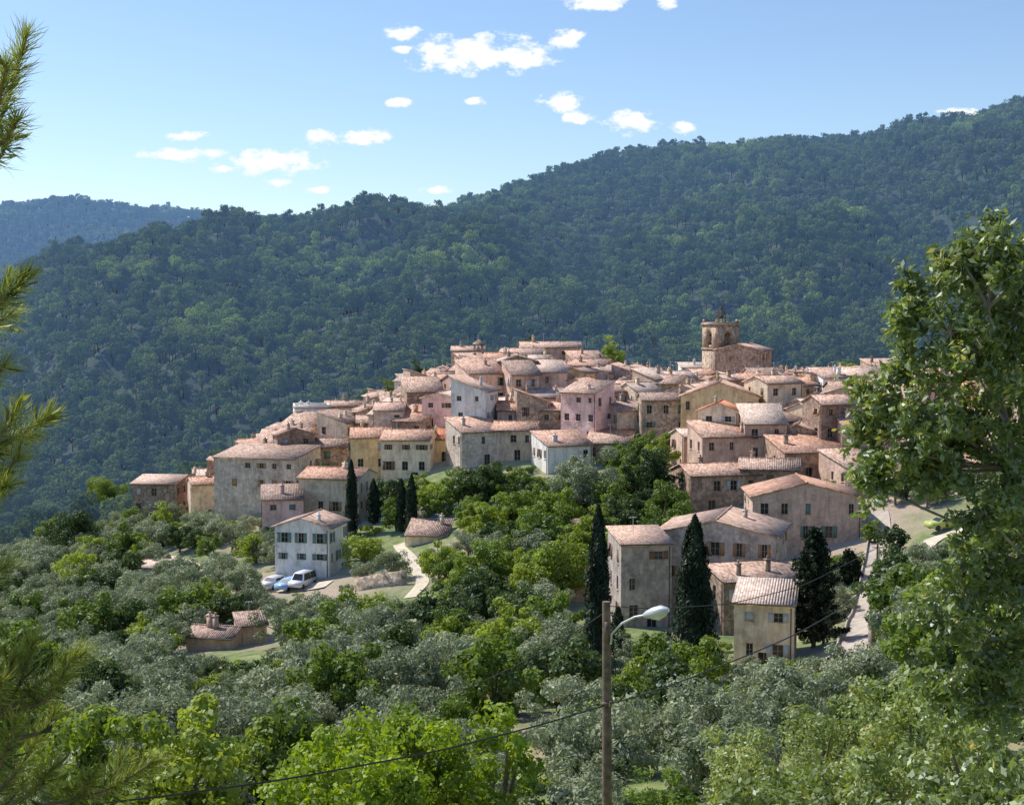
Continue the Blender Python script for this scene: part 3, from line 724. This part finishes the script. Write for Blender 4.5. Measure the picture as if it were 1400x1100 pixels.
scatter('forest',P3,rng.uniform(0,6.28,len(P3)),S,rng.integers(0,6,len(P3)),ff)
print('forest',len(P3))

# mid-ground vegetation
C_OLV=src_collection('olive_tree',[tree_mesh('olive_tree',200+i,4.2,2.3,32,150,.70,.28,.11,[BARKG,M_OLV],zc=.6,zr=.38,low=.2) for i in range(4)])
C_BRD=src_collection('broadleaf_tree',[tree_mesh('broadleaf_tree',300+i,6.0,2.7,38,150,.84,.32,.21,[BARK,(M_BRD,M_BR2,M_BRD,M_BR2,M_BRD)[i]],zc=.58,zr=.42) for i in range(5)])
C_OAK=src_collection('evergreen_oak',[tree_mesh('evergreen_oak',400+i,5.0,2.4,36,150,.80,.28,.19,[BARK,M_DRK],zc=.56,zr=.43,low=.12) for i in range(3)])
C_SHR=src_collection('shrub',[tree_mesh('shrub',500+i,2.0,1.5,16,140,.55,.22,.13,[BARK,(M_BR2,M_OLV,M_DRK)[i]],zc=.45,zr=.5,low=.05,trunk=.05) for i in range(3)])
PROT=[(838,1075,862,141),(1005,1078,893,119),(1020,1172,750,165),(385,468,792,182),(355,512,712,205),(560,616,748,188),(262,368,893,141),(370,430,810,176),
 (300,435,690,225),(1140,1190,888,120),(480,600,648,225),(620,735,628,222),(735,800,648,215),(925,1040,640,215),(940,1020,700,186),(480,560,812,160),(185,300,690,240),(215,380,795,170),(1262,1320,735,170),(185,240,752,194),(795,832,838,150)]
g=jgrid(46,325,4.0,.46)
gx,gy=g[:,0],g[:,1]; gz=H(gx,gy); gu=700+F*gx/gy
HA=np.array([(a[0],a[1],a[3],a[4]) for a in HOUSES]); RA=np.array(ROADP)
buckets={'o':[], 'b':[], 'k':[], 's':[]}
clear=[(520,825,7),(840,905,5),(870,940,4),(545,770,4),(330,875,3),(860,890,4),(200,735,4),(640,760,2),(700,905,3),(250,790,4)]
CL=[(*G(u,v)[:2],r) for u,v,r in clear]
for i in range(len(g)):
    x,y,zz,u=gx[i],gy[i],gz[i],gu[i]
    invil = y>np.interp(u,uf,df)+3 and y<np.interp(u,ub,db)+4 and u>240
    edge = y>np.interp(u,uf,df)-6 and not invil and u>240 and y<np.interp(u,ub,db)
    if y>np.interp(u,[-200,200,300,400,500,600,2000],[262,262,275,288,304,318,322]): continue
    if invil and rng.random()>.05: continue
    if ((HA[:,0]-x)**2+(HA[:,1]-y)**2<(np.maximum(HA[:,2],HA[:,3])/2+(1.2 if edge else 1.8))**2).any(): continue
    if (((RA[:,0]-x)**2+(RA[:,1]-y)**2)<(RA[:,2]+1.3)**2).any(): continue
    if any((x-a)**2+(y-b)**2<r*r for a,b,r in CL): continue
    q=rng.random()
    nzv=math.sin(x*.06+2)*math.sin(y*.05)+.4*math.sin(x*.17+y*.11)
    garden= 500<u<980 and 140<y<226
    if garden: sp='b' if q<.50 else 'k' if q<.70 else 'o' if q<.80 else 's'
    elif u<560: sp=('o' if q<.80 else 'b' if q<.86 else 'k' if q<.94 else 's') if nzv<.6 else ('b' if q<.35 else 'k' if q<.5 else 'o')
    else: sp=('o' if q<.58 else 'b' if q<.74 else 'k' if q<.86 else 's') 
    hh={'o':4.4,'b':6.2,'k':5.2,'s':2.2}[sp]; sc=rng.uniform(.62,1.2)
    if edge: sc*=.6
    if y<75 and sp!='s': sc*=.85
    def bad(hh_):
        uu_,vt=proj(x,y,zz+hh_)
        m=2.6*F/y*.8
        return any(a-m<u<b+m and y<dq-1 and vt<vb-4 for a,b,vb,dq in PROT)
    if bad(hh*sc):
        sp='s'; hh=2.1; sc=rng.uniform(.6,1.1)
        if bad(hh*sc): 
            sc=.45
            if bad(hh*sc): continue
    buckets[sp].append((x,y,zz-.15,sc))
for key,nm,c,nv in(('o','olive_grove',C_OLV,4),('b','broadleaf_woodland',C_BRD,5),('k','evergreen_oak_woodland',C_OAK,3),('s','shrubs',C_SHR,3)):
    a=np.array(buckets[key]); print(nm,len(a))
    scatter(nm,a[:,:3],rng.uniform(0,6.28,len(a)),a[:,3],rng.integers(0,nv,len(a)),c)

# cypresses
def cypress_mesh(seed,h,R,nlf=9000,L=.38,W=.12):
    r=np.random.default_rng(seed); mb=MB()
    mb.tube([(0,0,-.4),(0,0,h*.1),(0,0,h*.5)],[.16,.14,.05],7,0,False)
    prof=lambda t: R*np.minimum(1,(t/.10+.08)**.55)*np.clip(1-t**2.3,0,1)**.75
    t=np.linspace(0.02,.99,22); V=[(0,0,h*q) for q in t]
    mb.tube(V,prof(t)*.62+.02,12,1)
    t=r.uniform(0.01,1,nlf)**.85; az=r.uniform(0,6.28,nlf); rb=1+.16*np.sin(az*4+t*9)+.14*np.sin(az*3-t*23)+.13*np.sin(t*50+az*2)
    rad=prof(t)*rb*r.uniform(.62,1.12,nlf)+.03
    C=np.column_stack([np.cos(az)*rad,np.sin(az)*rad,t*h*.98+r.uniform(0,.3,nlf)])
    nn=np.column_stack([np.cos(az),np.sin(az),np.full(nlf,.3)])+.5*r.normal(size=(nlf,3)); nn/=np.linalg.norm(nn,axis=1)[:,None]
    T=np.column_stack([np.cos(az)*.35,np.sin(az)*.35,np.ones(nlf)])+.25*r.normal(size=(nlf,3)); T-=nn*(T*nn).sum(1)[:,None]
    mb.leaves(C,nn,L,W,r,1,T=T)
    return mb.mesh('cypress_tree',[BARK,M_CYP])
def cyp(u,vb,vt,wpx,seed,d=None):
    x,y,z=G(u,vb) if d is None else (P(u,vb,d)[0],d,0)
    z=h1(x,y); top=P(u,vt,y)[2]; h=top-z; R=wpx/2*y/F
    obj('cypress_tree',cypress_mesh(seed,h,R,int(1500+h*R*520)),(x,y,z-.1))
cyp(817,962,688,38,1); cyp(948,938,703,56,2); cyp(481,732,628,17,3,200); cyp(511,725,655,17,4,203); cyp(549,728,655,16,5,196); cyp(563,728,648,17,6,194); cyp(845,900,830,18,7)
def conifer(u,vb,vt,wpx,seed,name='conifer_tree',mat=M_CYP):
    x,y,z=G(u,vb); h=P(u,vt,y)[2]-z; R=wpx/2*y/F; r=np.random.default_rng(seed); mb=MB()
    mb.tube([(0,0,-.3),(0,0,h*.5),(0,0,h)],[.22,.14,.03],7,0,False)
    for k in range(95):
        t=(k+.5)/95; zz=h*(.06+.93*t); L_=R*(1-t)**.7*r.uniform(.6,1.15)+.15; az=k*2.4+r.uniform(-.3,.3)
        d=np.array([math.cos(az),math.sin(az),.25]); a=np.array([0,0,zz]); b=a+d*L_
        mb.tube([a,(a+b)/2-np.array([0,0,.08]),b],[.05,.03,.01],4,0,False)
        m=int(60+150*L_/R); s=r.uniform(.2,1.05,m)
        C=a+d*L_*s[:,None]+r.normal(size=(m,3))*.22*(1.1-s[:,None]*.5)
        nn=unit(r,m)+np.array([0,0,.5]); nn/=np.linalg.norm(nn,axis=1)[:,None]
        mb.leaves(C,nn,.34,.14,r,1)
    obj(name,mb.mesh(name,[BARK,mat]),(x,y,z))
conifer(1112,885,722,96,5)
conifer(1160,800,755,34,6)

def tree(u,vb,vt,wpx,mat,seed,name='broadleaf_tree',d=None,L=.30,W=.20,dens=1.0,bark=BARK):
    if d is None: x,y,z=G(u,vb)
    else: x,y=P(u,vb,d)[0],d; z=h1(x,y)
    h=max(1.5,P(u,vt,y)[2]-z); R=wpx/2*y/F*.86
    cr=R*.31
    ncl=48; nlf=int(dens*2.2*cr*cr*3.14/(L*W*.5)*.8)
    obj(name,tree_mesh(name,seed,h,R,ncl,nlf,cr,L,W,[bark,mat],zc=.56,zr=.40,trunk=.07*R+.05,low=.1),(x,y,z-.1))
for a in [(665,690,628,70,M_DRK,1),(800,712,618,90,M_OLV,2),(755,705,650,60,M_BRD,40),(720,725,668,55,M_BR2,41),(830,745,690,60,M_BR2,42),(770,765,712,60,M_BRD,43),(890,700,612,85,M_DRK,3),(905,735,668,95,M_BRD,4),(765,830,738,110,M_BR2,5),(600,800,742,70,M_BR2,6),
 (150,712,648,75,M_BR2,7),(100,765,695,80,M_DRK,8),(350,770,728,60,M_BR2,9),(620,920,845,110,M_BR2,10),(500,780,728,60,M_BR2,11),(700,690,640,60,M_BRD,12),(740,730,685,50,M_DRK,13),
 (1235,835,768,85,M_DRK,14),(1222,765,715,46,M_DRK,34),(1190,745,712,30,M_BRD,35),(895,925,868,80,M_BRD,15),(560,900,850,80,M_OLV,16),(430,665,640,30,M_DRK,17),(855,610,583,50,M_DRK,18),(655,830,775,70,M_OLV,19),(215,900,852,70,M_BR2,20),(205,990,930,90,M_LIM,21),(490,870,815,100,M_BR2,22),(700,900,835,80,M_OLV,23),(765,880,832,40,M_DRK,24),(590,700,660,60,M_BR2,25)]:
    tree(*a[:5],seed=a[5])
for u,vt,w,m,d in ((836,464,46,M_BR2,296),(722,452,26,M_DRK,303),(572,494,36,M_DRK,296),(535,517,36,M_BRD,290)):
    tree(u,520,vt,w,m,int(u),d=d)
for i,(u,vt,w,d) in enumerate(((455,985,190,40),(580,948,210,43),(685,968,130,41),(400,1040,120,36),(520,1030,170,36))):
    tree(u,1100,vt,w,M_LIM,60+i,'lime_green_tree',d=d,L=.18,W=.12,dens=.85)
for i,(u,vt,w,d,m) in enumerate(((1010,985,150,32,M_HDG),(1120,925,200,30,M_HDG),(1250,920,180,26,M_HDG),(1180,1000,220,21,M_HDG),(1330,930,200,20,M_HDG),(1290,1030,220,15,M_RGT),(1400,960,160,14,M_RGT),(1060,1050,190,19,M_HDG),(910,1045,110,30,M_BRD),(960,925,130,58,M_OLV),(1060,895,150,66,M_OLV),(1180,880,150,70,M_OLV),(870,965,120,60,M_OLV),(800,1010,140,52,M_OLV),(780,1060,140,40,M_OLV),(120,1010,200,50,M_OLV),(300,1040,160,48,M_OLV),(1240,860,90,80,M_OLV))):
    Lf=.11 if d<35 else .18
    tree(u,1100,vt,w,m,80+i,'hedge_shrub' if m in(M_HDG,M_RGT) else ('olive_tree' if m is M_OLV else 'broadleaf_tree'),d=d,L=Lf,W=Lf*.5,dens=.75)

# large foreground tree on the right
def right_tree():
    r=np.random.default_rng(42); mb=MB()
    cl=[(1345,330,38,0),(1300,355,36,.2),(1385,355,38,-.2),(1268,400,34,0),(1340,400,50,.3),(1395,430,50,0),(1300,455,44,-.3),(1236,440,24,0),(1250,500,38,.2),(1335,510,52,0),(1395,530,50,.4),(1205,540,38,0),(1275,565,50,-.2),(1350,590,52,.2),(1185,590,28,.3),(1225,615,42,0),(1300,640,48,.1),(1390,650,50,-.1),(1195,665,32,0),(1345,700,40,-.3),(1395,730,48,0),(1365,770,45,.2),(1320,810,42,0),(1385,830,55,.3),(1290,860,36,-.2),(1345,880,52,0),(1395,910,60,.2),(1300,925,42,.1),(1360,960,60,0),(1430,400,70,.2),(1440,600,80,0),(1440,800,80,.1),(1372,480,36,.3),(1310,600,36,.3),(1260,640,32,.2)]
    d0=12.
    base=np.array([P(1450,1000,12.6)[0],12.6,0]); base[2]=h1(base[0],base[1])-.3
    C=[np.array(P(u,v,d0+dd)) for u,v,w,dd in cl]
    tr=[base,np.array(P(1450,1000,12.5)),np.array(P(1425,800,12.3)),np.array(P(1385,640,12.2)),np.array(P(1360,500,12.1)),np.array(P(1352,420,12.0))]
    mb.tube(tr,[.14,.12,.085,.05,.025,.01],9,0,False)
    for c,(u,v,w,dd) in zip(C,cl):
        zt=c[2]-.45; k=min(range(1,6),key=lambda i:abs(tr[i][2]-zt)); a=tr[k]
        m=(a+c)/2+r.normal(size=3)*.06
        mb.tube([a,m,c],[.022,.016,.008],5,0,False)
        R=w/F*d0; nt_=14
        for j in range(nt_):
            e=c+unit(r,1)[0]*R*r.uniform(.6,1.5)*np.array([1,1,1.05]); mb.tube([c,(c+e)/2+r.normal(size=3)*.02,e],[.007,.005,.003],3,0,False)
            kk=int(62*(R/.3)**1.3)+18; s=r.uniform(.4,1.08,kk)
            q=c+(e-c)*s[:,None]+r.normal(size=(kk,3))*.038
            nn=unit(r,kk)+np.array([-.3,0,.5]); nn/=np.linalg.norm(nn,axis=1)[:,None]
            lv=np.clip(r.uniform(0,.6)+r.uniform(0,.42,kk),0,1)
            mb.leaves(q,nn,.078,.036,r,1,lv)
    obj('evergreen_oak_tree',mb.mesh('evergreen_oak_tree',[BARKG,M_RGT]))
right_tree()

# pine tree at the left edge
def pine():
    r=np.random.default_rng(9); mb=MB(); d=3.6
    q=lambda u,v,dd=0: np.array(P(u,v,d+dd))
    tb=q(-330,1200,.4); tb[2]=h1(tb[0],tb[1])-.2
    trunk=[tb,q(-330,1100,.4),q(-320,700,.4),q(-300,300,.4),q(-290,-200,.4)]
    mb.tube(trunk,[.14,.12,.10,.08,.05],10,0,False)
    sh=[
     [(-300,420),(-120,300),(-20,210),(15,130),(34,50)],[(-20,210),(10,190),(24,165)],[(-60,260),(-10,180),(2,120),(8,90)],[(-30,240),(0,215),(14,190)],
     [(-300,560),(-100,480),(-15,430),(34,378)],[(-60,460),(-10,420),(10,385)],[(-60,480),(-15,450),(14,430)],[(-60,540),(-10,515),(6,500)],
     [(-300,760),(-120,700),(-10,620),(66,568)],[(-40,640),(10,600),(40,595)],[(-60,700),(-5,660),(26,625)],[(-60,720),(-10,680),(8,665)],[(-50,650),(0,600),(22,560)],
     [(-300,1120),(-120,1060),(0,980),(60,930),(110,895)],[(0,980),(30,930),(45,880)],[(-20,1000),(10,940),(15,900)],[(10,975),(60,960),(85,925)],
     [(-300,1200),(-60,1130),(60,1100),(140,1085),(205,1045)],[(-60,1130),(20,1060),(50,1010)],[(60,1100),(150,1085),(165,1040)],[(-40,1080),(0,1050),(20,990)],
     [(-60,1000),(-10,960),(2,930)],[(60,1110),(110,1090),(125,1060)],[(0,1110),(50,1080),(70,1050)],[(-60,820),(-20,795),(6,775)],[(-40,1120),(10,1100),(30,1070)],[(20,1010),(60,1000),(75,975)]]
    for k,s in enumerate(sh):
        dd=r.uniform(-.25,.25) if k else 0
        pts=np.array([q(u,v,dd*(i/len(s))) for i,(u,v) in enumerate(s)])
        seg=np.concatenate([[0],np.cumsum(np.linalg.norm(np.diff(pts,axis=0),axis=1))]); L=seg[-1]
        t=np.linspace(0,L,24); c=np.stack([np.interp(t,seg,pts[:,i]) for i in range(3)],1)
        for _ in range(2): c[1:-1]=(c[:-2]+2*c[1:-1]+c[2:])/4
        mb.tube(c,np.linspace(.012 if len(s)>3 else .007,.003,24),6,0)
        nl=min(.27,L*.7); m=int(nl*1500)
        s_=L-nl*r.uniform(0,1,m)**1.25
        B=np.stack([np.interp(s_,t,c[:,i]) for i in range(3)],1)
        T=c[-1]-c[-4]; T/=np.linalg.norm(T)
        rad=unit(r,m); rad-=T*(rad@T)[:,None]; rad/=np.linalg.norm(rad,axis=1)[:,None]
        along=np.clip((s_-(L-nl))/nl,0,1)
        dirn=rad*(.95-.45*along)[:,None]+T*(.35+.7*along)[:,None]+.28*r.normal(size=(m,3)); dirn/=np.linalg.norm(dirn,axis=1)[:,None]
        ln=r.uniform(.045,.085,m)[:,None]
        bend=r.normal(size=(m,3))*.006
        w=np.cross(dirn,unit(r,m)); w/=np.linalg.norm(w,axis=1)[:,None]; w*=.0010
        V=np.stack([B-w,B+w,B+dirn*ln*.6+w*.9+bend,B+dirn*ln,B+dirn*ln*.6-w*.9+bend],1).reshape(-1,3)
        mb.add(V,np.arange(5*m).reshape(m,5),1,np.repeat(np.clip(r.uniform(0,.6,m)+along*.4,0,1),5))
    obj('pine_tree',mb.mesh('pine_tree',[BARK,M_NDL]))
pine()

# ------------------------------------------------------------ pole, lamp, cables
px,py,_=P(829,822,34); zt=P(829,822,34)[2]; zg=h1(px,py)
mb=MB(); mb.tube([(px+.05,py,zg-.5),(px+.03,py,(zg+zt)/2),(px,py,zt)],[.135,.12,.10],14)
mb.box((px,py-.13,P(0,862,34)[2]),(.1,.06,.5)); mb.box((px,py-.13,P(0,960,34)[2]),(.28,.06,.08))
mb.tube([(px+.1,py-.2,P(0,962,34)[2]),(px+.1,py-.2,P(0,955,34)[2])],.035,8)
obj('utility_pole',mb.mesh('utility_pole',[WOOD]))
lm=MB(); q=lambda u,v,dd=0: P(u,v,34+dd)
lm.tube([q(835,880,-.1),q(836,866,-.12),q(850,852,-.3),q(868,843,-.5),q(884,840,-.7)],.03,8)
a=np.array(q(880,841,-.65)); b=np.array(q(914,833,-1.0))
lm.tube([a,a+(b-a)*.15,a+(b-a)*.4,a+(b-a)*.75,b],[.05,.1,.14,.15,.05],12,0)
g2=a+(b-a)*.6-np.array([0,0,.09]); 
lm.tube([g2-(b-a)*.28,g2,g2+(b-a)*.28],[.05,.11,.05],10,1)
obj('street_lamp',lm.mesh('street_lamp',[METAL,simple('lamp_glass',(.7,.72,.72),.2,.05)],True))
def cable(pts,r=.018):
    pts=np.array(pts); seg=np.linspace(0,len(pts)-1,60); c=np.stack([np.interp(seg,np.arange(len(pts)),pts[:,i]) for i in range(3)],1)
    for _ in range(8): c[1:-1]=(c[:-2]+2*c[1:-1]+c[2:])/4
    m=MB(); m.tube(c,r,5); obj('power_cable',m.mesh('power_cable',[WIRE]))
cable([P(40,1108,22),P(240,1086,24),P(400,1063,26),P(600,1026,29),P(740,990,32),P(832,962,34)],.02)
cable([P(832,962,34),P(890,946,40),P(960,920,50),P(1030,892,62),P(1090,866,76),P(1150,832,95),P(1200,790,120),P(1203,748,152)],np.linspace(.02,.05,60))
cable([P(829,835,34),P(800,855,38),P(760,880,44),P(700,912,54),P(640,940,66)],np.linspace(.012,.024,60))
cable([P(829,828,34),P(900,832,44),P(1000,825,66),P(1100,800,100),P(1200,748,152)],np.linspace(.010,.035,60))
bx,by,_=P(1200,742,152); m2=MB(); m2.tube([(bx,by,h1(bx,by)-.4),(bx,by,P(1200,742,152)[2])],[.15,.11],8)
m2.box((bx,by,P(1200,748,152)[2]),(1.2,.08,.1)); obj('utility_pole',m2.mesh('utility_pole',[WOOD]))

# ------------------------------------------------------------ sun + sky with small cumulus
EL=math.radians(50); AZ=math.radians(-60)
Ld=np.array((math.sin(AZ)*math.cos(EL),math.cos(AZ)*math.cos(EL),math.sin(EL)))
sl=bpy.data.lights.new('sun','SUN'); sl.energy=5; sl.angle=math.radians(.5); sl.color=(1,.95,.88)
so=bpy.data.objects.new('sun',sl); COL.objects.link(so)
so.rotation_euler=Vector(Ld).to_track_quat('Z','Y').to_euler()
w=bpy.data.worlds.new('World'); scene.world=w; w.use_nodes=True; nt=w.node_tree; nt.nodes.clear()
out=N(nt,'ShaderNodeOutputWorld'); bg=N(nt,'ShaderNodeBackground')
sky=N(nt,'ShaderNodeTexSky'); sky.sky_type='NISHITA'; sky.sun_disc=False; sky.sun_elevation=EL; sky.sun_rotation=AZ%(2*math.pi); sky.altitude=300; sky.air_density=1.0; sky.dust_density=.5; sky.ozone_density=1.6
tint=mixc(nt,1.0,sky.outputs[0],(.95,1.02,1.12),'MULTIPLY')
bg.inputs[1].default_value=.14
tc=N(nt,'ShaderNodeTexCoord').outputs['Generated']; sx=N(nt,'ShaderNodeSeparateXYZ'); nt.links.new(tc,sx.inputs[0])
yy=mth(nt,'MAXIMUM',sx.outputs[1],.05); a_=mth(nt,'DIVIDE',sx.outputs[0],yy); b_=mth(nt,'DIVIDE',sx.outputs[2],yy)
cb=N(nt,'ShaderNodeCombineXYZ'); nt.links.new(a_,cb.inputs[0]); nt.links.new(b_,cb.inputs[1]); vec=cb.outputs[0]
st=N(nt,'ShaderNodeMapping'); st.inputs['Scale'].default_value=(1,1.7,1); nt.links.new(vec,st.inputs[0])
nz=noise(nt,st.outputs[0],62,6,.64)
clouds=[(655,74,122,36),(718,80,56,24),(610,82,56,18),(550,46,34,15),(775,53,36,15),(370,222,92,23),(250,211,76,13),(435,189,38,17),(498,186,44,17),(766,140,42,18),(796,161,34,14),(863,168,48,21),(935,175,26,12),(548,141,30,9),(255,187,44,10),(815,3,64,16),(912,2,18,16),(435,260,22,8),(596,259,28,9),(1310,154,34,9),(310,231,30,9),(378,250,26,9),(650,139,18,8),(550,68,18,8)]
acc=None
for u,v,wd,ht in clouds:
    p=P(u,v,1.0)
    mp=N(nt,'ShaderNodeMapping'); mp.inputs['Scale'].default_value=(F/wd,F/ht,0); mp.inputs['Location'].default_value=(-p[0]*F/wd,-p[2]*F/ht,0); nt.links.new(vec,mp.inputs[0])
    gr=N(nt,'ShaderNodeTexGradient',gradient_type='SPHERICAL'); nt.links.new(mp.outputs[0],gr.inputs[0])
    acc=gr.outputs['Fac'] if acc is None else mth(nt,'MAXIMUM',acc,gr.outputs['Fac'])
dens=mth(nt,'ADD',mth(nt,'MULTIPLY',acc,2.3),mth(nt,'MULTIPLY_ADD',nz,5.6,-3.3))
mask=mth(nt,'MULTIPLY',mth(nt,'MULTIPLY',dens,1.2,clamp=True),mth(nt,'MULTIPLY',acc,6.0,clamp=True),clamp=True)
cc_=mixc(nt,mth(nt,'MULTIPLY_ADD',dens,.8,-.1,clamp=True),(6.3,7.0,7.6),(7.5,7.6,7.7))
nt.links.new(mixc(nt,mask,tint,cc_),bg.inputs[0]); nt.links.new(bg.outputs[0],out.inputs[0])

# ------------------------------------------------------------ camera
cam=bpy.data.cameras.new('camera'); co=bpy.data.objects.new('camera',cam); COL.objects.link(co)
co.location=(0,0,0); co.rotation_euler=(math.pi/2-PITCH,0,0); cam.sensor_width=36; cam.lens=36*F/1400; cam.clip_start=.1; cam.clip_end=12000
scene.camera=co
scene.view_settings.view_transform='Standard'; scene.view_settings.look='None'; scene.view_settings.exposure=0
print('houses',len(HOUSES))
